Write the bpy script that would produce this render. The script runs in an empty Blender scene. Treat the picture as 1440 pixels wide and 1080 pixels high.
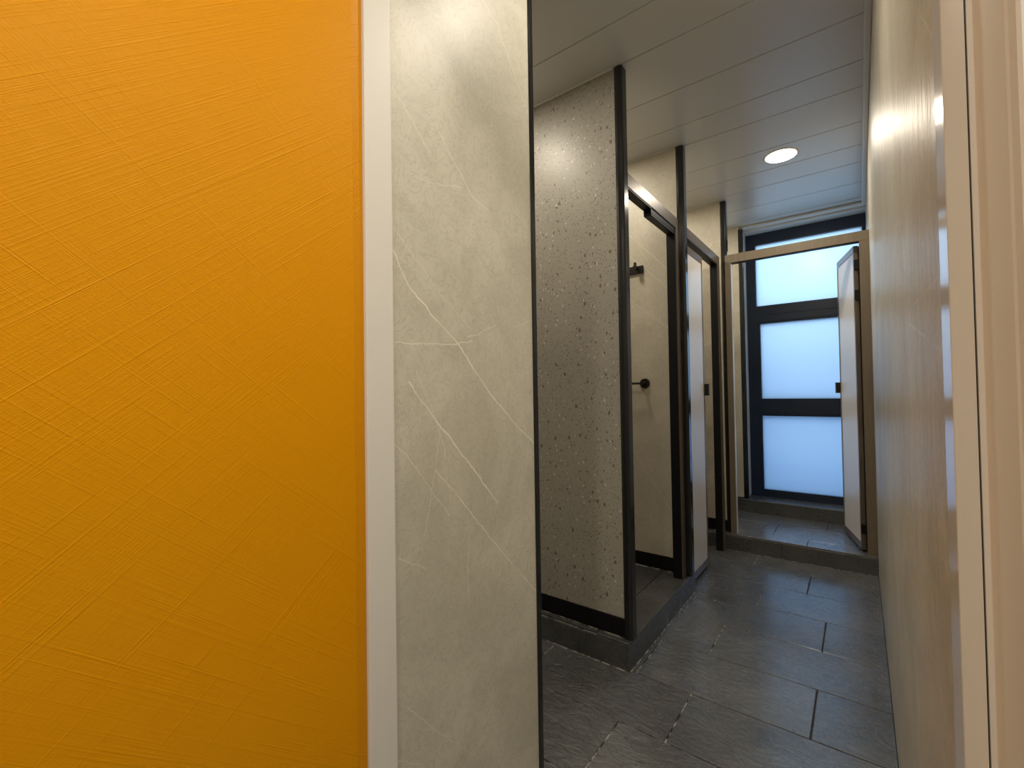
import bpy, bmesh, math, random
from mathutils import Vector, Matrix
random.seed(7)
sc = bpy.context.scene
C = bpy.context.scene.collection
# ------------------------------------------------------------ camera
CAM_H = 1.2
F_PX, YAW, PITCH, ROLL = 632.8, 0.65722, 0.01828, -0.01504
cam_d = bpy.data.cameras.new('camera'); cam = bpy.data.objects.new('camera', cam_d); C.objects.link(cam)
cam_d.sensor_fit = 'HORIZONTAL'; cam_d.sensor_width = 36.0; cam_d.lens = F_PX / 1440 * 36.0
cam_d.clip_start = 0.01; cam_d.clip_end = 200
_F = Vector((-math.sin(YAW)*math.cos(PITCH), math.cos(YAW)*math.cos(PITCH), math.sin(PITCH)))
_r = Vector((math.cos(YAW), math.sin(YAW), 0)); _u = _r.cross(_F)
_r2 = math.cos(ROLL)*_r + math.sin(ROLL)*_u; _u2 = -math.sin(ROLL)*_r + math.cos(ROLL)*_u
M = Matrix.Identity(4)
for i in range(3):
    M[i][0] = _r2[i]; M[i][1] = _u2[i]; M[i][2] = -_F[i]
M[2][3] = CAM_H
cam.matrix_world = M
sc.camera = cam
# ------------------------------------------------------------ sky, exposure
w = bpy.data.worlds.new('sky'); sc.world = w; w.use_nodes = True
wn = w.node_tree.nodes; wn['Background'].inputs[0].default_value = (0.50, 0.76, 1.0, 1); wn['Background'].inputs[1].default_value = 2.6
sc.view_settings.view_transform = 'Standard'; sc.view_settings.look = 'None'
sc.view_settings.gamma = 1.0; sc.view_settings.use_curve_mapping = False
sc.view_settings.exposure = 0.0
try:
    sc.cycles.use_denoising = True
    sc.cycles.max_bounces = 10; sc.cycles.diffuse_bounces = 6; sc.cycles.glossy_bounces = 5
    sc.cycles.sample_clamp_indirect = 6.0
except Exception: pass
LAMP = 105.0
LAMP_FILL = 155.0  # strength of the unseen fill lamps added in the lobby
LAMP_COL = (1.0, 0.90, 0.74)
CEIL = 2.64

# ------------------------------------------------------------ node helpers
class NT:
    def __init__(s, name):
        s.m = bpy.data.materials.new(name); s.m.use_nodes = True
        s.t = s.m.node_tree; s.b = s.t.nodes['Principled BSDF']; s.out = s.t.nodes['Material Output']
    def n(s, typ, **kw):
        nd = s.t.nodes.new(typ)
        for k, v in kw.items(): setattr(nd, k, v)
        return nd
    def put(s, sock, v):
        if hasattr(v, 'is_output'): s.t.links.new(v, sock)
        elif v is not None: sock.default_value = v
    def math(s, op, a, b=None, c=None, clamp=False):
        nd = s.n('ShaderNodeMath', operation=op, use_clamp=clamp)
        for i, v in enumerate((a, b, c)): s.put(nd.inputs[i], v)
        return nd.outputs[0]
    def vec(s, op, a, b=None, scale=None):
        nd = s.n('ShaderNodeVectorMath', operation=op)
        s.put(nd.inputs[0], a); s.put(nd.inputs[1], b)
        if scale is not None: s.put(nd.inputs['Scale'], scale)
        return nd.outputs['Value'] if op in ('DOT_PRODUCT', 'LENGTH') else nd.outputs[0]
    def pos(s): return s.n('ShaderNodeNewGeometry').outputs['Position']
    def mapping(s, v, rot=(0,0,0), scale=(1,1,1), loc=(0,0,0)):
        nd = s.n('ShaderNodeMapping'); s.put(nd.inputs[0], v)
        nd.inputs['Location'].default_value = loc; nd.inputs['Rotation'].default_value = rot; nd.inputs['Scale'].default_value = scale
        return nd.outputs[0]
    def noise(s, v, scale, detail=2, rough=.5, dist=0, typ=None):
        nd = s.n('ShaderNodeTexNoise')
        if typ: nd.noise_type = typ
        s.put(nd.inputs['Vector'], v); nd.inputs['Scale'].default_value = scale; nd.inputs['Detail'].default_value = detail
        nd.inputs['Roughness'].default_value = rough; nd.inputs['Distortion'].default_value = dist
        return nd.outputs[0]
    def ramp(s, f, a, b, lo=0., hi=1., smooth=True):
        nd = s.n('ShaderNodeMapRange', interpolation_type='SMOOTHSTEP' if smooth else 'LINEAR')
        s.put(nd.inputs[0], f)
        for i, v in enumerate((a, b, lo, hi)): s.put(nd.inputs[i+1], v)
        return nd.outputs[0]
    def mix(s, f, a, b, mode='MIX'):
        nd = s.n('ShaderNodeMix', data_type='RGBA', blend_type=mode)
        s.put(nd.inputs[0], f)
        for i, v in ((6, a), (7, b)):
            s.put(nd.inputs[i], (*v, 1) if isinstance(v, tuple) and len(v) == 3 else v)
        return nd.outputs[2]
    def bump(s, h, strength, dist=.01, normal=None):
        nd = s.n('ShaderNodeBump'); nd.inputs['Strength'].default_value = strength; nd.inputs['Distance'].default_value = dist
        s.put(nd.inputs['Height'], h)
        if normal is not None: s.put(nd.inputs['Normal'], normal)
        return nd.outputs[0]
    def set(s, color=None, rough=None, normal=None, metal=None, spec=None, coat=None, coat_rough=None):
        if isinstance(color, tuple): color = (*color, 1)
        for k, v in (('Base Color', color), ('Roughness', rough), ('Normal', normal), ('Metallic', metal), ('Specular IOR Level', spec), ('Coat Weight', coat), ('Coat Roughness', coat_rough)):
            if v is not None: s.put(s.b.inputs[k], v)
        return s.m

def plain(name, col, rough=.5, metal=0., spec=None, bump=None):
    t = NT(name)
    nm = t.bump(t.noise(t.pos(), bump[0], 3), bump[1], .002) if bump else None
    return t.set(col, rough, nm, metal, spec)

def vein_mask(t, u, v, lines, width=.0012):
    """light hairline veins along measured polylines, in metres on the wall's own (u, z) plane"""
    p0 = t.n('ShaderNodeCombineXYZ'); t.put(p0.inputs[0], u); t.put(p0.inputs[1], v)
    nz = t.n('ShaderNodeTexNoise'); t.put(nz.inputs['Vector'], p0.outputs[0]); nz.inputs['Scale'].default_value = 28; nz.inputs['Detail'].default_value = 3
    off = t.vec('SCALE', t.vec('SUBTRACT', nz.outputs['Color'], (.5,.5,.5)), scale=.013)
    p = t.vec('MULTIPLY', t.vec('ADD', p0.outputs[0], off), (1,1,0))
    acc = None
    for k, ln in enumerate(lines):
        wgt = ln[0]
        dm = None
        for a, b in zip(ln[1], ln[1][1:]):
            d = (b[0]-a[0], b[1]-a[1]); L2 = d[0]**2 + d[1]**2
            q = t.vec('SUBTRACT', p, (a[0], a[1], 0))
            h = t.math('MULTIPLY', t.vec('DOT_PRODUCT', q, (d[0], d[1], 0)), 1/L2, clamp=True)
            r = t.vec('LENGTH', t.vec('SUBTRACT', q, t.vec('SCALE', (d[0], d[1], 0), scale=h)))
            dm = r if dm is None else t.math('MINIMUM', dm, r)
        mk = t.ramp(dm, width*(.25+.35*wgt), width*(1.0+1.1*wgt), wgt, 0.)
        acc = mk if acc is None else t.math('MAXIMUM', acc, mk)
    return acc

def marble(name, plane, lines=None, dense=.5, tint=(1,1,1), rough=.42, seed=0, streak=False):
    t = NT(name); P = t.pos()
    sep = t.n('ShaderNodeSeparateXYZ'); t.put(sep.inputs[0], P)
    a = [.60*tint[0], .555*tint[1], .455*tint[2]]; b = [.48*tint[0], .44*tint[1], .355*tint[2]]
    Pn = t.mapping(P, loc=(seed, seed*1.7, seed*.6))
    big = t.noise(Pn, 3.2, 5, .6, .8)
    col = t.mix(t.ramp(big, .33, .68), tuple(b), tuple(a))
    curl = t.noise(Pn, 17, 6, .72, 1.6)
    col = t.mix(t.ramp(t.math('ABSOLUTE', t.math('SUBTRACT', curl, .5)), 0, .022, .55, 0), col, (.32*tint[0], .29*tint[1], .225*tint[2]))
    col = t.mix(t.ramp(t.noise(Pn, 48, 6, .75, .8), .55, .72, 0, .5), col, (.62*tint[0], .57*tint[1], .47*tint[2]))
    fine = t.noise(Pn, 160, 4, .7)
    col = t.mix(t.ramp(fine, .35, .7, 0, .30), col, (.68, .63, .52))
    m = None
    if lines:
        m = vein_mask(t, sep.outputs[1] if plane == 'X' else sep.outputs[0], sep.outputs[2], lines)
    if dense:
        rot = (0, math.radians(0), 0)
        vo = t.n('ShaderNodeTexVoronoi', feature='DISTANCE_TO_EDGE')
        wob = t.vec('SCALE', t.vec('SUBTRACT', t.n('ShaderNodeTexNoise').outputs['Color'], (.5,.5,.5)), scale=.06)
        r2 = (math.radians(38), 0, 0) if plane == 'X' else (0, math.radians(-38) if plane == 'Y' else 0, 0)
        q = t.mapping(t.vec('ADD', Pn, wob), rot=r2, scale=(1.1, 1.1, 3.2) if plane == 'X' else (1.1, 1.1, 3.2))
        t.put(vo.inputs['Vector'], q); vo.inputs['Scale'].default_value = 1.25
        v = t.ramp(vo.outputs['Distance'], 0.001, .0075, 1, 0)
        v = t.math('MULTIPLY', v, t.ramp(t.noise(Pn, 2.3, 2), .42, .62, 0, dense))
        m = v if m is None else t.math('MAXIMUM', m, v)
    if m is not None:
        m = t.math('MULTIPLY', m, t.ramp(t.noise(Pn, 9, 2), .25, .6, .45, 1))
        col = t.mix(m, col, (.90, .87, .76))
    h = t.math('ADD', t.math('MULTIPLY', fine, .5), t.noise(Pn, 420, 2))
    if streak:
        st = t.noise(t.mapping(Pn, scale=(1, 26, 1.1)), 7, 3, .55)
        nm = t.bump(t.noise(t.mapping(Pn, scale=(1, 1, .22)), 9, 6, .62, .3), .55, .022); nm = t.bump(st, .30, .004, nm); nm = t.bump(t.noise(Pn, 60, 5, .65, .5), .42, .004, nm); nm = t.bump(h, .14, .001, nm)
        rg = t.ramp(st, .35, .65, rough-.05, rough+.07)
        return t.set(col, rg, nm, spec=.35)
    return t.set(col, rough, t.bump(h, .16, .0015), spec=.5)

def terrazzo(name):
    t = NT(name); P = t.pos()
    col = t.mix(t.noise(P, 5, 3), (.30,.28,.235), (.37,.345,.29))
    col = t.mix(t.ramp(t.noise(P, 380, 2), .35, .7, 0, .45), col, (.46,.43,.37))
    warp = t.vec('ADD', P, t.vec('SCALE', t.vec('SUBTRACT', t.n('ShaderNodeTexNoise').outputs['Color'], (.5,.5,.5)), scale=.0))
    for i, (sc_, th, size, c) in enumerate(((62, .55, .36, (.055,.043,.033)), (70, .56, .35, (.075,.066,.055)), (88, .42, .34, (.11,.095,.08)), (72, .82, .34, (.62,.60,.53)), (50, .82, .30, (.13,.085,.055)), (120, .50, .28, (.60,.57,.50)), (150, .40, .32, (.12,.105,.09)))):
        Pd = t.mapping(warp, loc=(i*3.1, i*1.3, i*2.2), rot=(0, .5+i, 0), scale=(1, 1, .62))
        nz = t.n('ShaderNodeTexNoise'); t.put(nz.inputs['Vector'], Pd); nz.inputs['Scale'].default_value = 110
        Pd = t.vec('ADD', Pd, t.vec('SCALE', t.vec('SUBTRACT', nz.outputs['Color'], (.5,.5,.5)), scale=.006))
        vo = t.n('ShaderNodeTexVoronoi'); t.put(vo.inputs['Vector'], Pd); vo.inputs['Scale'].default_value = sc_
        rnd = t.n('ShaderNodeSeparateColor'); t.put(rnd.inputs[0], vo.outputs['Color'])
        pick = t.ramp(rnd.outputs[0], th, th+.02)
        siz = t.math('MULTIPLY', rnd.outputs[1], size)
        chip = t.ramp(t.math('SUBTRACT', vo.outputs['Distance'], siz), -.03, .03, 1, 0)
        col = t.mix(t.math('MULTIPLY', chip, t.math('MULTIPLY', pick, .85)), col, c)
    return t.set(col, .40, t.bump(t.noise(P, 300, 2), .06, .001))

def slate(name, dark=1.0, bump=1.0):
    t = NT(name); P = t.pos()
    at = t.n('ShaderNodeAttribute'); at.attribute_name = 'tone'
    cl = t.noise(P, 2.6, 6, .62, .6)
    col = t.mix(t.ramp(cl, .3, .7), (.062*dark,.064*dark,.066*dark), (.138*dark,.141*dark,.140*dark))
    fi = t.noise(P, 55, 6, .7)
    col = t.mix(t.ramp(fi, .45, .75, 0, .5), col, (.22*dark,.22*dark,.21*dark))
    col = t.mix(t.ramp(t.noise(t.mapping(P, loc=(5,5,5)), 30, 7, .75, 1.0), .66, .74, 0, .55), col, (.20,.20,.19))
    col = t.mix(t.math('MULTIPLY', at.outputs['Fac'], .30), col, (.02,.02,.02))
    vo = t.n('ShaderNodeTexVoronoi'); t.put(vo.inputs['Vector'], P); vo.inputs['Scale'].default_value = 7.5
    vc = t.n('ShaderNodeSeparateColor'); t.put(vc.inputs[0], vo.outputs['Color'])
    spk = t.math('MULTIPLY', t.ramp(t.math('ADD', vo.outputs['Distance'], t.math('MULTIPLY', fi, .06)), .07, .085, 1, 0), t.ramp(vc.outputs[0], .84, .86))
    col = t.mix(t.math('MULTIPLY', spk, .8), col, (.55,.55,.53))
    rip = t.noise(t.mapping(P, rot=(0,0,.9), scale=(1, 1.9, 1)), 9.5, 6, .56, 2.6)
    mid = t.noise(P, 34, 6, .68, 1.2)
    nm = t.bump(rip, .60*bump, .022); nm = t.bump(mid, .35*bump, .005, nm); nm = t.bump(t.noise(P, 210, 3), .25, .001, nm)
    rg = t.ramp(mid, .3, .7, .24, .42)
    return t.set(col, rg, nm, spec=.8, coat=1.0 if bump > .5 else .2, coat_rough=.20)

def orange(name):
    t = NT(name); P = t.pos()
    sep = t.n('ShaderNodeSeparateXYZ'); t.put(sep.inputs[0], P)
    hs = None
    for k, (deg, seed) in enumerate(((40, 0), (-40, 9))):
        c, s_ = math.cos(math.radians(deg)), math.sin(math.radians(deg))
        u = t.vec('DOT_PRODUCT', P, (0, c, s_)); v = t.vec('DOT_PRODUCT', P, (0, -s_, c))
        for j, (su, sv, lo, hi, wt) in enumerate(((1.9, 170, .57, .70, 1.0), (4.0, 420, .47, .68, .62))):
            cb = t.n('ShaderNodeCombineXYZ')
            t.put(cb.inputs[0], t.math('MULTIPLY', u, su)); t.put(cb.inputs[1], t.math('MULTIPLY', v, sv)); cb.inputs[2].default_value = seed + j*4
            f = t.noise(cb.outputs[0], 1.0, 3, .6)
            f = t.math('MULTIPLY', t.ramp(f, lo, hi), wt)
            hs = f if hs is None else t.math('ADD', hs, f)
    peel = t.noise(P, 420, 2, .5)
    nm = t.bump(hs, .40, .0008); nm = t.bump(peel, .22, .0007, nm)
    col = t.mix(t.noise(P, 2, 2), (.74,.30,.0), (.79,.33,.0))
    return t.set(col, .50, nm, spec=.13)

def wood(name, a, b, rough=.38, metal=0.):
    t = NT(name); P = t.pos()
    g1 = t.noise(t.mapping(P, scale=(14, 14, 1.2)), 6, 5, .6, .4)
    col = t.mix(t.ramp(g1, .3, .7), a, b)
    return t.set(col, rough, t.bump(g1, .06, .001), metal=metal)

MAT = {}
MAT['marble_near'] = marble('marble_near', 'X', [(wt, ln) for wt, ln in zip([.95,.95,.45,.75,.7,.55,.4,.4,.4,.35,.45,.4,.3,.6,.3,.6,.35,.55,.35,.3,.25,.25], [[(0.619,1.514),(0.657,1.446),(0.698,1.412),(0.813,1.327),(0.92,1.214),(1.011,1.138),(1.14,1.042)],[(0.658,1.225),(0.699,1.178),(0.754,1.12),(0.834,1.038),(0.887,0.979),(0.964,0.893)],[(0.617,1.094),(0.662,1.05),(0.722,0.972),(0.781,0.901)],[(0.734,1.017),(0.799,0.953),(0.868,0.875),(0.923,0.815),(1.024,0.71),(1.146,0.583)],[(0.62,1.312),(0.806,1.321),(0.866,1.335)],[(0.85,1.346),(0.894,1.356),(0.966,1.388)],[(1.048,1.391),(1.158,1.425)],[(0.679,1.251),(0.725,1.167),(0.771,1.046)],[(0.754,1.12),(0.734,1.02),(0.701,0.875)],[(0.624,0.844),(0.704,0.792)],[(0.842,0.793),(0.842,0.656)],[(0.644,0.513),(0.713,0.429),(0.781,0.356),(0.869,0.257)],[(0.618,0.417),(0.691,0.355)],[(0.623,1.877),(0.683,1.821),(0.728,1.778)],[(0.683,1.836),(0.653,1.762)],[(0.761,1.841),(0.804,1.794),(0.882,1.715),(0.942,1.703)],[(0.619,1.564),(0.764,1.436),(0.869,1.363)],[(0.928,2.284),(0.983,2.264),(1.156,2.052)],[(0.648,1.7),(0.727,1.702),(0.839,1.73)],[(0.978,2.081),(0.945,1.833)],[(0.676,2.072),(0.701,2.041)],[(1.044,1.661),(1.146,1.682)]])], dense=0, seed=1, tint=(1.10,1.16,1.20))
MAT['marble_stall'] = marble('marble_stall', 'Y', [(wt*.6, ln) for wt, ln in zip([.9,.9,.6,.8,.8,.7], [[(-1.143,2.197),(-0.876,1.905)],[(-1.136,2.05),(-1.027,1.949),(-0.882,1.795)],[(-0.94,2.511),(-0.856,2.434)],[(-1.133,1.77),(-0.879,1.557)],[(-1.147,0.851),(-0.89,0.459)],[(-1.128,0.44),(-0.924,0.247)]])], dense=.0, seed=4)
MAT['marble_plain'] = marble('marble_plain', 'X', None, dense=.5, seed=7)
MAT['marble_right'] = marble('marble_right', 'X', [(.5, ln) for ln in [[(0.756,1.665),(0.636,1.557)],[(0.826,1.155),(0.806,1.142)]]], dense=.25, seed=11, rough=.37, streak=True)
MAT['terrazzo'] = terrazzo('terrazzo')
MAT['slate'] = slate('slate'); MAT['slate_kerb'] = slate('slate_kerb', .55, .3)
MAT['orange'] = orange('orange_laminate')
MAT['jamb'] = plain('jamb_paint', (.80,.78,.73), .42, bump=(260,.05))
MAT['jamb_warm'] = plain('jamb_paint_warm', (.76,.73,.66), .18, bump=(260,.03))
MAT['rubber'] = plain('rubber', (.012,.010,.009), .6)
MAT['black'] = plain('black_trim', (.012,.012,.013), .16, spec=.6)
MAT['black_matt'] = plain('black_matt', (.006,.006,.007), .45, spec=.25)
MAT['black_metal'] = plain('black_metal', (.03,.026,.022), .35, .6)
MAT['bronze'] = wood('bronze_frame', (.155,.125,.098), (.215,.175,.14), .33, .30)
MAT['oak'] = wood('oak_frame', (.175,.14,.096), (.205,.165,.115), .45)
MAT['panel'] = plain('door_laminate', (.80,.765,.74), .34, bump=(300,.04))
MAT['ceiling'] = plain('ceiling_panel', (.56,.56,.55), .30)
MAT['groove'] = plain('ceiling_groove', (.16,.155,.145), .6)
MAT['white_trim'] = plain('white_trim', (.66,.65,.63), .4)
MAT['navy'] = plain('window_frame_paint', (.009,.021,.046), .30)
MAT['paint'] = plain('wall_paint', (.40,.39,.37), .6)
MAT['skirting'] = plain('skirting_black', (.006,.006,.006), .5, spec=.2)
MAT['outside'] = plain('outside_tint', (.20,.28,.42), .8)  # blue put in to tint the light reaching the lower window panes
def grout_mat():
    t = NT('grout'); P = t.pos()
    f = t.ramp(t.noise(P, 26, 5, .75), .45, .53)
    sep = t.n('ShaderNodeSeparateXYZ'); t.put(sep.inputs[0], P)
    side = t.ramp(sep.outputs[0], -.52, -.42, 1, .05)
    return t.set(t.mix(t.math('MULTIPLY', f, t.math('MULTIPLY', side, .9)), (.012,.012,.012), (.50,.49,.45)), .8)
MAT['grout'] = grout_mat()
def bead_mat():
    t = NT('white_bead'); P = t.pos()
    return t.set(t.mix(t.ramp(t.noise(P, 30, 5, .75), .46, .56), (.05,.05,.047), (.42,.41,.37)), .7)
MAT['bead'] = bead_mat()
def glass_mat():
    t = NT('frosted_glass')
    tr = t.n('ShaderNodeBsdfTranslucent'); tr.inputs[0].default_value = (.93,.96,1,1)
    gl = t.n('ShaderNodeBsdfGlossy'); gl.inputs['Roughness'].default_value = .25
    fr = t.n('ShaderNodeMixShader'); fr.inputs[0].default_value = .04
    t.t.links.new(tr.outputs[0], fr.inputs[1]); t.t.links.new(gl.outputs[0], fr.inputs[2]); t.t.links.new(fr.outputs[0], t.out.inputs[0])
    return t.m
MAT['glass'] = glass_mat()
def emit(name, col, s):
    t = NT(name); t.b.inputs['Base Color'].default_value = (.8,.8,.8,1)
    t.b.inputs['Emission Color'].default_value = (*col, 1); t.b.inputs['Emission Strength'].default_value = s
    return t.m
MAT['lamp'] = emit('lamp_diffuser', LAMP_COL, LAMP)
MAT['lamp_fill'] = emit('fill_lamp_diffuser', LAMP_COL, LAMP_FILL)

# ------------------------------------------------------------ mesh helpers
def bx(bm, x0, x1, y0, y1, z0, z1, bev=0., seg=2):
    r = bmesh.ops.create_cube(bm, size=1.0)
    for v in r['verts']:
        v.co = Vector(((x0+x1)/2 + v.co.x*(x1-x0), (y0+y1)/2 + v.co.y*(y1-y0), (z0+z1)/2 + v.co.z*(z1-z0)))
    if bev:
        es = list({e for v in r['verts'] for e in v.link_edges})
        bmesh.ops.bevel(bm, geom=es, offset=bev, segments=seg, affect='EDGES', profile=.5, clamp_overlap=True)
    return bm
def cyl(bm, p, axis, r, length, n=32, r2=None):
    m = Matrix.Translation(p) @ Vector((0,0,1)).rotation_difference(Vector(axis)).to_matrix().to_4x4() @ Matrix.Translation((0,0,length/2))
    bmesh.ops.create_cone(bm, cap_ends=True, segments=n, radius1=r, radius2=r if r2 is None else r2, depth=length, matrix=m)
    return bm
def lathe(bm, prof, c, n=64):
    rings = []
    for r, z in prof:
        rings.append([bm.verts.new((c[0]+r*math.cos(2*math.pi*i/n), c[1]+r*math.sin(2*math.pi*i/n), c[2]+z)) for i in range(n)])
    for a, b in zip(rings, rings[1:]):
        for i in range(n): bm.faces.new((a[i], a[(i+1) % n], b[(i+1) % n], b[i]))
    return bm
def prism(bm, pts, z0, z1):
    lo = [bm.verts.new((x, y, z0)) for x, y in pts]; hi = [bm.verts.new((x, y, z1)) for x, y in pts]
    bm.faces.new(lo[::-1]); bm.faces.new(hi)
    for i in range(len(pts)):
        j = (i+1) % len(pts); bm.faces.new((lo[i], lo[j], hi[j], hi[i]))
    return bm
ORIG = {}
def obj(name, bm, mat, parent=None, smooth=False, kind=None, label=None):
    bmesh.ops.recalc_face_normals(bm, faces=bm.faces)
    me = bpy.data.meshes.new(name)
    o0 = Vector((0,0,0)); p = parent
    if p is not None: o0 = ORIG[p.name]
    bmesh.ops.translate(bm, verts=bm.verts, vec=-o0)
    bm.to_mesh(me); bm.free()
    o = bpy.data.objects.new(name, me); C.objects.link(o)
    mats = mat if isinstance(mat, list) else [mat]
    for m_ in mats: me.materials.append(MAT[m_] if isinstance(m_, str) else m_)
    if smooth:
        for f in me.polygons: f.use_smooth = True
    if parent is not None: o.parent = parent; ORIG[o.name] = ORIG[parent.name]
    else: ORIG[o.name] = Vector((0,0,0))
    if kind: o['kind'] = kind
    if label: o['label'] = label
    return o
def thing(name, label, cat, loc, group=None, kind=None):
    o = bpy.data.objects.new(name, None); C.objects.link(o); o.location = loc; o.empty_display_size = .05
    ORIG[o.name] = Vector(loc)
    if label: o['label'] = label
    if cat: o['category'] = cat
    if group: o['group'] = group
    if kind: o['kind'] = kind
    return o
def B(): return bmesh.new()
def box(name, x0, x1, y0, y1, z0, z1, mat, parent=None, bev=0., kind=None, label=None):
    return obj(name, bx(B(), x0, x1, y0, y1, z0, z1, bev), mat, parent, kind=kind, label=label)
def struct(name, *a, **k): return box(name, *a, kind='structure', **k)

WR = .071           # corridor's right wall
WL = -.80           # marble wall beside the entrance door
XB = -1.78          # back wall of the cubicles
FX = -.82           # front plane of the cubicle fronts
P1, P2, P3 = 1.86, 2.70, 3.71   # the three partitions
STEP = .12
YS = 3.666          # front of the far platform
YW = 4.59           # window plane

# ------------------------------------------------------------ large structure
rows = [(.30,.62,-.42),(.62,.925,-.30),(.925,1.235,-.16),(1.235,1.54,-.72),(1.54,1.845,-.553),(1.845,2.165,-.16),(2.165,2.485,-.57),(2.485,2.81,-.162),(2.81,3.13,-.48),(3.13,3.44,-.27),(3.44,3.70,-.60)]
def tiles(x0, x1, rws, z, L=.62, joint=.0055, clipx=None):
    bm = B(); tone = bm.faces.layers.float.new('tone')
    for y0, y1, jx in rws:
        x = jx - L*math.ceil((jx - x0)/L)
        while x < x1 - .002:
            a, b = max(x, x0), min(x+L, x1)
            if x1 - b < .09: b = x1; x = x1
            if b - a > .01:
                n0 = len(bm.faces); bm.faces.ensure_lookup_table()
                before = set(bm.faces)
                bx(bm, a+joint/2, b-joint/2, y0+joint/2, y1-joint/2, z-.012, z, .0012, 1)
                tv = random.random()
                for f in bm.faces:
                    if f not in before: f[tone] = tv
            x += L
    return bm
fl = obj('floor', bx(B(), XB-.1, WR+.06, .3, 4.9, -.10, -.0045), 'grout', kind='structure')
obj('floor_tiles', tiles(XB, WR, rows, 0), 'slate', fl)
struct('floor_lobby', -1.9, 2.1, -2.0, .3, -.10, 0, 'slate')
cm = B()
ys = [.62,.98,1.31,1.63,1.86,2.19,2.50,2.72,3.08,3.37,3.63,3.99,4.31,4.47]
for a, b in zip(ys, ys[1:]): bx(cm, XB, WR, a+.0018, b-.0018, CEIL, CEIL+.012, .0022, 2)
ce = obj('ceiling', bx(B(), XB-.1, WR+.1, .5, 4.8, CEIL+.006, CEIL+.12), 'groove', kind='structure')
obj('ceiling_panels', cm, 'ceiling', ce)
struct('ceiling_lobby', -1.9, 2.1, -2.0, .5, CEIL, CEIL+.12, 'paint')
struct('wall_left', WL-.10, WL, .615, 1.143, 0, CEIL, 'marble_near')
struct('wall_right', WR, WR+.12, .6155, 4.75, 0, CEIL, 'marble_right')
struct('wall_far_left', XB-.12, XB, .55, 4.75, 0, CEIL, 'marble_plain')
struct('wall_front_left', XB-.12, WL-.10, .45, .615, 0, CEIL, 'paint')
struct('wall_front_above', WL-.10, WR+.12, .45, .615, 2.32, CEIL, 'paint')
struct('wall_front_right', .125, 2.1, .45, .56, 0, CEIL, 'paint')
struct('wall_lobby_left', -2.0, -1.9, -2.0, .45, 0, CEIL, 'paint')
struct('wall_lobby_back', -1.9, 2.1, -2.1, -2.0, 0, CEIL, 'paint')
struct('wall_lobby_right', 2.1, 2.2, -2.0, .45, 0, CEIL, 'paint')
# wall strip left of the window: marble over the stone sill, white reveal
struct('wall_back_left', XB, -.822, 4.402, 4.60, .243, CEIL, 'marble_plain')
struct('trim_window_reveal', -.93, -.801, 4.425, 4.75, .243, CEIL, 'white_trim')
struct('wall_back_cavity', XB, -.93, 4.602, 4.75, 0, CEIL, 'paint')
# cornice round the ceiling
struct('trim_cornice_right', WR-.024, WR, .62, 4.47, CEIL-.020, CEIL, 'white_trim', bev=.004)
tb = B(); bx(tb, XB, -.84, P1-.010, P1, CEIL-.007, CEIL, .002); obj('trim_cornice_terrazzo', tb, 'white_trim', kind='structure')
tb = B(); bx(tb, XB, -.84, P2-.009, P2, CEIL-.006, CEIL, .002); obj('trim_cornice_cubicle', tb, 'white_trim', kind='structure')
tb = B(); bx(tb, XB, -.84, P3-.009, P3, CEIL-.006, CEIL, .002); obj('trim_cornice_far_cubicle', tb, 'white_trim', kind='structure')
tb = B()  # bulkhead strip in front of the window head
bx(tb, -.80, WR, 4.40, 4.47, CEIL-.022, CEIL, .012, 3); bx(tb, -.80, WR, 4.47, YW, CEIL-.036, CEIL, .002)
obj('trim_window_head', tb, 'white_trim', kind='structure')
# black corner trims
def trim(name, x0, x1, y0, y1, z0, z1, bev=.0035): return obj(name, bx(B(), x0, x1, y0, y1, z0, z1, bev, 3), 'black', kind='structure')
trim('trim_marble_corner', WL-.10, WL+.0045, 1.143, 1.166, 0, CEIL-.001)
trim('trim_window_corner', -.826, -.790, 4.396, 4.424, .236, CEIL-.023)
# entrance door lining, left and right
jl = prism(B(), [(-.90,.5485),(WL+.0006,.5485),(WL+.0014,.5495),(WL+.0040,.6125),(WL+.0030,.6145),(-.90,.6145)], 0, 2.30)
obj('trim_door_jamb_left', jl, 'jamb', kind='structure')
jr = prism(B(), [(.066,.6125),(.066,.5625),(.0665,.561),(.0812,.561),(.0812,.585),(.135,.585),(.135,.615),(.068,.615)], 0, 2.30)
obj('trim_door_stop_right', jr, 'jamb_warm', kind='structure')
obj('trim_door_seal_right', bx(B(), .0812, .0842, .566, .585, 0, 2.30), 'rubber', kind='structure')
ja = prism(B(), [(.0826,.561),(.0864,.561),(.0868,.5595),(.0868,.462),(.0880,.459),(.0880,.440),(.0900,.438),(.150,.438),(.150,.585),(.0842,.585),(.0842,.566),(.0826,.566)], 0, 2.30)
obj('trim_door_jamb_right', ja, 'jamb', kind='structure')
obj('trim_door_head', bx(B(), -.80, .066, .5485, .6145, 2.24, 2.32, .002), 'jamb', kind='structure')

# ------------------------------------------------------------ entrance door (open leaf)
d = thing('door_1', 'open orange textured entrance door at the left of the photo', None, (-.82, .53, 0), kind='structure')
leaf = B()
prism(leaf, [(-.843,.5475),(-.8075,.5475),(-.80,.5200),(-.80,-.36),(-.843,-.36)], .01, 2.22)
obj('door_leaf', leaf, 'orange', d)
for z in (.25, 1.95):
    obj('hinge', cyl(B(), (-.8495, .5435, z), (0,0,1), .006, .1, 24), 'black_metal', d)

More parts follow.
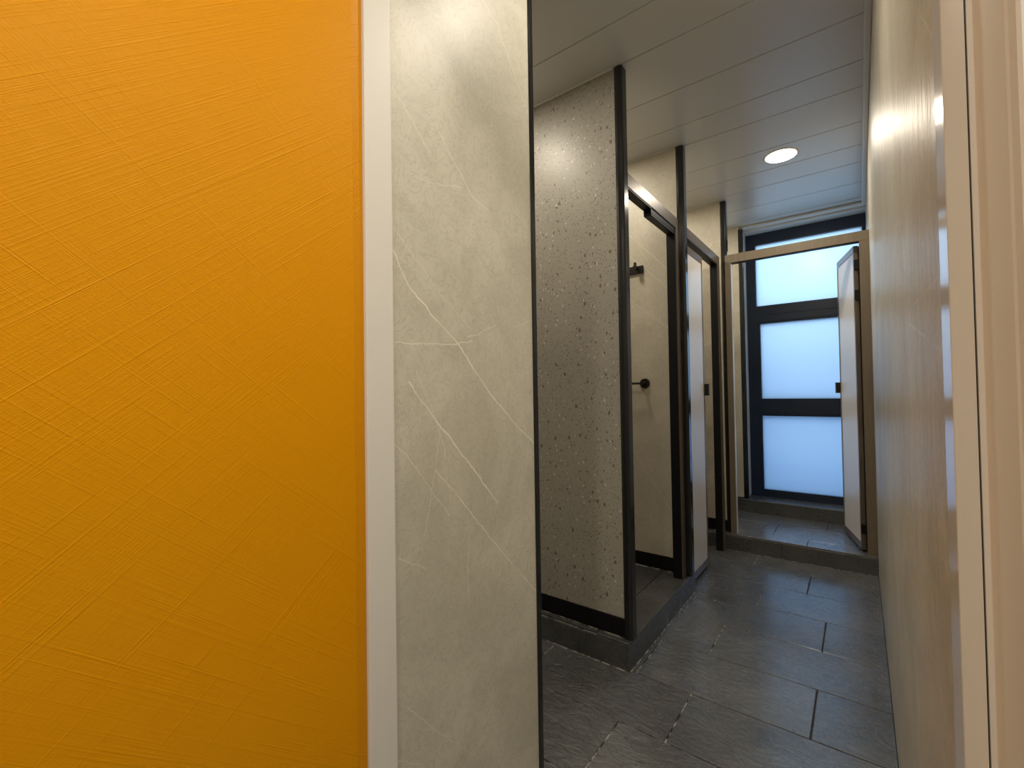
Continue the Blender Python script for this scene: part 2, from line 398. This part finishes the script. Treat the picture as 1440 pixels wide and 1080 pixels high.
# ------------------------------------------------------------ raised platforms and kerbs
t = thing('shower_platform', 'dark grey stone raised platform carrying the first cubicle and terrazzo panel', 'platform', (-1.2, 2.3, 0))
prs = [(1.826,2.0,-1.05),(2.0,2.30,-1.0),(2.30,2.62,-1.30),(2.62,2.735,-1.1)]
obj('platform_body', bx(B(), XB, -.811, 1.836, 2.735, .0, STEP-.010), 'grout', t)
obj('top_tiles', tiles(XB, -.955, [(1.836,2.14,-1.15),(2.14,2.45,-1.42),(2.45,2.735,-1.15)], STEP, joint=.003), 'slate_kerb', t)
kb = B(); tone = kb.faces.layers.float.new('tone')
bx(kb, -.953, -.8005, 1.8265, 2.33, STEP-.010, STEP, .0015, 1); bx(kb, -.953, -.8005, 2.332, 2.735, STEP-.010, STEP, .0015, 1)
obj('kerb_top', kb, 'slate_kerb', t)
kb = B(); kb.faces.layers.float.new('tone')
bx(kb, -.811, -.800, 1.826, 2.33, .0, STEP-.0105, .0012, 1); bx(kb, -.811, -.800, 2.332, 2.796, .0, STEP-.0105, .0012, 1)
bx(kb, XB, -.8115, 1.826, 1.836, .0, STEP-.0105, .0012, 1)
obj('kerb_riser', kb, 'slate_kerb', t)
bd = B(); bx(bd, -.80, -.7965, 1.826, 2.796, 0, .0022); bx(bd, XB, -.7965, 1.8225, 1.826, 0, .0022)
obj('grout_bead', bd, 'bead', t)
bd = B(); bx(bd, XB, -.835, 1.855, 1.860, STEP, STEP+.004)
obj('sealant_bead', bd, 'bead', t)
bd = B(); bx(bd, XB, -.87, 2.685, 2.6905, STEP, STEP+.004)
obj('sealant_bead', bd, 'bead', t)

t = thing('window_platform', 'dark grey stone raised floor below the tall window', 'platform', (-.4, 4.0, 0))
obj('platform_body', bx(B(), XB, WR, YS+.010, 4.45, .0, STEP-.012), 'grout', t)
obj('top_tiles', tiles(XB, WR, [(YS,3.81,-.31),(3.81,4.11,-.53),(4.11,4.40,-.22)], STEP, joint=.0025), 'slate', t)
kb = B(); kb.faces.layers.float.new('tone')
bx(kb, XB, -.46, YS, YS+.010, .0, STEP-.0125, .0012, 1); bx(kb, -.458, WR, YS, YS+.010, .0, STEP-.0125, .0012, 1)
obj('kerb_riser', kb, 'slate_kerb', t)
bd = B(); bx(bd, -.92, WR, YS-.003, YS, 0, .0015)
obj('grout_bead', bd, 'bead', t)
sl = B(); sl.faces.layers.float.new('tone')
bx(sl, XB, WR, 4.388, 4.75, .0, .230, .004, 2)
obj('trim_window_sill', sl, 'slate_kerb', kind='structure')
# ------------------------------------------------------------ partitions
def partition(y, label, x_end, face, zb, thick=.042, post_w=.042, post_x=None, base_h=.085, flange=False):
    t = thing('cubicle_partition', label, 'partition', (-1.2, y+thick/2, zb))
    obj('panel', bx(B(), XB, x_end, y, y+thick, zb+base_h, CEIL-.002), face, t)
    obj('skirting', bx(B(), XB, x_end+.002, y-.006, y+thick+.006, zb+.006, zb+base_h, .0015, 1), 'skirting', t)
    x0, x1 = post_x
    pb = B()
    prism(pb, [(x0, y-.004), (x0+.012, y-.009), (x1-.012, y-.009), (x1-.004, y-.006), (x1, y+.002), (x1, y+thick), (x1-.004, y+thick+.006), (x0, y+thick+.006)], zb, CEIL-.003)
    obj('end_post', pb, 'black', t)
    if flange:
        obj('bright_edge', bx(B(), x0-.0012, x0+.0002, y-.0105, y-.0085, zb+base_h, CEIL-.01), 'white_trim', t)
    return t
partition(P1, 'speckled terrazzo cubicle partition with black end post, nearest the camera', -.834, 'terrazzo', STEP, post_x=(-.833,-.797))
partition(P2, 'beige marble partition carrying the black hooks, between first and second cubicles', -.832, 'marble_stall', STEP, post_x=(-.831,-.788))
tp = partition(P3, 'beige marble partition meeting the light wood door frame of the far cubicle', -.818, 'marble_plain', STEP, post_x=(-.817,-.777))

# ------------------------------------------------------------ cubicle fronts along the corridor
def front_x(name, label, y0, y1, z0, seal=False, zt=(2.137,2.202), sw=.055, s0=.035):
    """bronze frame in the plane x = FX"""
    t = thing(name, label, 'cubicle front', (FX-.02, (y0+y1)/2, z0))
    obj('stile', bx(B(), FX-.050, FX, y0, y0+s0, z0, zt[0]), 'bronze', t)
    obj('stile', bx(B(), FX-.050, FX, y1-sw, y1, z0, zt[0]), 'bronze', t)
    obj('header', bx(B(), FX-.050, FX, y0, y1, zt[0], zt[1], .0015, 1), 'bronze', t)
    return t
t = front_x('cubicle_front', 'bronze door frame of the open first cubicle, beside the terrazzo partition', P1+.055, P2-.011, STEP+.0006)
sb = B(); bx(sb, FX-.052, FX-.004, P2-.011-.055-.010, P2-.011-.055, STEP, 2.137); obj('door_seal', sb, 'black_matt', t)
sb = B(); bx(sb, FX-.046, FX-.006, 2.262, P2-.076, 2.098, 2.112, .002, 1); bx(sb, FX-.046, FX-.038, 2.262, P2-.076, 2.112, 2.137); bx(sb, FX-.014, FX-.006, 2.262, P2-.076, 2.112, 2.137)
obj('door_track', sb, 'black_matt', t)
sb = B(); bx(sb, FX-.048, FX-.003, P1+.09, 2.262, 2.131, 2.137); obj('head_seal', sb, 'black_matt', t)
t = front_x('cubicle_front', 'bronze frame and half closed pale folding door of the second cubicle', P2+.055, P3-.052, 0)
front2 = t
sb = B(); bx(sb, FX-.052, FX-.004, P3-.052-.055-.010, P3-.052-.055, 0, 2.137); obj('door_seal', sb, 'black_matt', t)
sb = B(); bx(sb, FX-.048, FX-.003, P2+.09, P3-.117, 2.128, 2.137); obj('head_seal', sb, 'black_matt', t)

t = front3 = thing('cubicle_front', 'light wood door frame with open folding door, in front of the window', 'cubicle front', (-.36, YS+.03, STEP))
fy = YS+.016
obj('stile', bx(B(), -.786, -.747, fy, fy+.045, STEP, 2.148), 'oak', t)
obj('stile', bx(B(), .019, WR-.0005, fy, fy+.045, STEP, 2.148), 'oak', t)
obj('header', bx(B(), -.786, WR-.0005, fy, fy+.045, 2.148, 2.212, .001, 1), 'oak', t)
obj('head_seal', bx(B(), -.747, .019, fy+.006, fy+.04, 2.143, 2.148), 'black_matt', t)
obj('window_reflection_strip', bx(B(), -.747, -.744, fy+.004, fy+.04, STEP, 2.143), 'white_trim', t)  # white strip standing in for the window's reflection on the stile's inner face

# ------------------------------------------------------------ folding doors
def folding_door(t, hinge, ang, L, z0, z1, side):
    """two narrow leaves folded face to face; built along +u from the hinge, leaf thickness along n"""
    def leafpart(off, a, nm, length=L, shift=0.):
        lf = B()
        th, st = .026, .020
        # stiles and rails round a thin laminate panel
        bx(lf, 0, st, 0, th, z0, z1, .0015, 1); bx(lf, length-st, length, 0, th, z0, z1, .0015, 1)
        bx(lf, st, length-st, 0, th, z0, z0+.045); bx(lf, st, length-st, 0, th, z1-.045, z1)
        pn = bx(B(), st, length-st, .003, th-.003, z0+.045, z1-.045)
        MR = Matrix.Translation((hinge[0], hinge[1], 0)) @ Matrix.Rotation(a, 4, 'Z') @ Matrix.Translation((shift, off, 0))
        for b_ in (lf, pn): bmesh.ops.transform(b_, matrix=MR, verts=b_.verts)
        o = obj(nm, lf, 'bronze', t); obj('panel', pn, 'panel', o)
        return o, MR
    l1, MR = leafpart(0 if side > 0 else -.026, ang, 'door_leaf')
    l2, MR2 = leafpart((.031 if side > 0 else -.057), ang, 'door_leaf', L-.012, .008)
    # pull at the free edge
    hb = B(); bx(hb, L-.004, L+.022, -.026 if side > 0 else -.004, .004 if side > 0 else .026, 1.157, 1.237, .003, 2)
    bmesh.ops.transform(hb, matrix=Matrix.Translation((hinge[0], hinge[1], 0)) @ Matrix.Rotation(ang, 4, 'Z'), verts=hb.verts)
    obj('handle', hb, 'black_metal', l1)
    return l1
# second cubicle: leaf almost in the frame plane, seen from its corridor side
folding_door(front2, (-.832, 2.79), math.radians(90), .435, .022, 2.10, +1)
# far cubicle: leaves swung back against the right wall
l3 = folding_door(front3, (-.012, YS+.075), math.radians(90+13.5), .44, .135, 2.135, -1)
for z in (.24, 1.775, 1.975):
    obj('hinge', bx(B(), -.0115, .0185, fy+.046, fy+.058, z, z+.065, .002, 1), 'black_matt', l3)

# ------------------------------------------------------------ fittings on the beige partition
t = thing('robe_hook', 'black rail with coat pegs high on the beige cubicle partition', 'hook rail', (-1.2, P2, 1.95))
obj('rail', bx(B(), -1.36, -1.042, P2-.012, P2, 1.925, 1.974, .0025, 2), 'black_metal', t)
for x in (-1.30, -1.19, -1.078):
    pg = B(); cyl(pg, (x, P2-.010, 1.957), (0,-1,0), .008, .032, 24); cyl(pg, (x, P2-.040, 1.957), (0,-1,0.0), .0135, .010, 24)
    bx(pg, x-.007, x+.007, P2-.050, P2-.036, 1.950, 1.988, .002, 1)
    obj('peg', pg, 'black_metal', t, smooth=False)
t = thing('towel_bar', 'thin black towel bar with a round flange on the beige cubicle partition', 'towel bar', (-1.2, P2, 1.24))
for x in (-1.046, -1.44):
    fg = B(); cyl(fg, (x, P2, 1.242), (0,-1,0), .031, .012, 40, .029); cyl(fg, (x, P2-.012, 1.242), (0,-1,0), .011, .05, 24); 
    obj('flange', fg, 'black_metal', t)
obj('bar', cyl(B(), (-1.455, P2-.055, 1.242), (1,0,0), .0065, .415, 24), 'black_metal', t, smooth=False)

# ------------------------------------------------------------ window
t = thing('window_1', 'tall dark framed frosted window of three panes at the corridor end', None, (-.36, YW+.03, .23), kind='structure')
fb = B()
y0, y1 = YW, YW+.07
bx(fb, -.80, -.725, y0, y1, .231, CEIL-.037); bx(fb, .045, WR, y0, y1, .231, CEIL-.037)
bx(fb, -.725, .045, y0, y1, 2.50, CEIL-.037); bx(fb, -.725, .045, y0, y1, .231, .278)
bx(fb, -.725, .045, y0, y1, 1.80, 1.945); bx(fb, -.725, .045, y0, y1, .970, 1.092)
bx(fb, -.725, .045, y0-.004, y0+.01, 1.862, 1.872)
obj('window_frame', fb, 'navy', t)
sb = B()
for za, zb_ in ((.278,.970),(1.092,1.80)):
    bx(sb, -.725, -.700, y0+.008, y1-.01, za, zb_); bx(sb, .022, .045, y0+.008, y1-.01, za, zb_)
    bx(sb, -.700, .022, y0+.008, y1-.01, za, za+.016); bx(sb, -.700, .022, y0+.008, y1-.01, zb_-.016, zb_)
obj('sash', sb, 'navy', t)
for za, zb_, xa, xb in ((.294,.954,-.700,.022),(1.108,1.784,-.700,.022),(1.945,2.50,-.725,.045)):
    obj('pane', bx(B(), xa, xb, y0+.030, y0+.036, za, zb_), 'glass', t)
struct('wall_back_below', -.93, WR+.12, 4.752, 4.80, 0, .228, 'outside')
struct('wall_sky_block', -2.6, 2.2, 5.60, 5.80, -1.0, 1.9, 'outside')  # unseen wall added to cut the sky light on the lower panes

# ------------------------------------------------------------ ceiling downlights
def lamp(x, y, label, z=CEIL, r=.082, mat='lamp'):
    t = thing('ceiling_downlight', label, 'ceiling light', (x, y, z), group='round ceiling downlights')
    obj('rim', lathe(B(), [(r, -.001), (r+.001, -.0045), (r+.008, -.004), (r+.013, -.0001), (r+.013, .004), (r, .004), (r, -.001)], (x, y, z)), 'white_trim', t, smooth=True)
    b = B(); bmesh.ops.create_circle(b, cap_ends=True, segments=64, radius=r, matrix=Matrix.Translation((x, y, z-.0025)))
    for f in b.faces: f.normal_flip() if f.normal.z > 0 else None
    me = bpy.data.meshes.new('diffuser'); bmesh.ops.translate(b, verts=b.verts, vec=-Vector((x, y, z))); b.to_mesh(me); b.free()
    o = bpy.data.objects.new('diffuser', me); C.objects.link(o); o.parent = t; me.materials.append(MAT[mat])
    return t
lamp(-.352, 3.215, 'lit round downlight in the corridor ceiling near the window')
lamp(-.352, 1.20, 'unseen round downlight in the ceiling just inside the entrance door')  # out of view, placed for the bright top of the marble wall
lamp(-1.42, 1.38, 'unseen round downlight in front of the terrazzo partition')  # out of view, placed for the bright patch on the terrazzo
lamp(-1.30, 2.27, 'unseen round downlight inside the first cubicle')  # out of view, placed to match the towel bar's shadow
lamp(-1.30, 3.20, 'unseen added downlight inside the second cubicle')  # out of view, added to light the second cubicle
lamp(-1.30, 4.05, 'unseen added downlight beside the window, in the left end of the far cubicle')  # out of view, added to light the marble left of the window
lamp(.30, .12, 'unseen added fill lamp in the lobby ceiling in front of the door', r=.12, mat='lamp_fill')  # invented lamp, brightens the orange door and near marble from above
lamp(-.30, -1.05, 'unseen added fill lamp in the lobby ceiling behind the camera', r=.12, mat='lamp_fill')  # invented lamp, puts light on the right door jamb
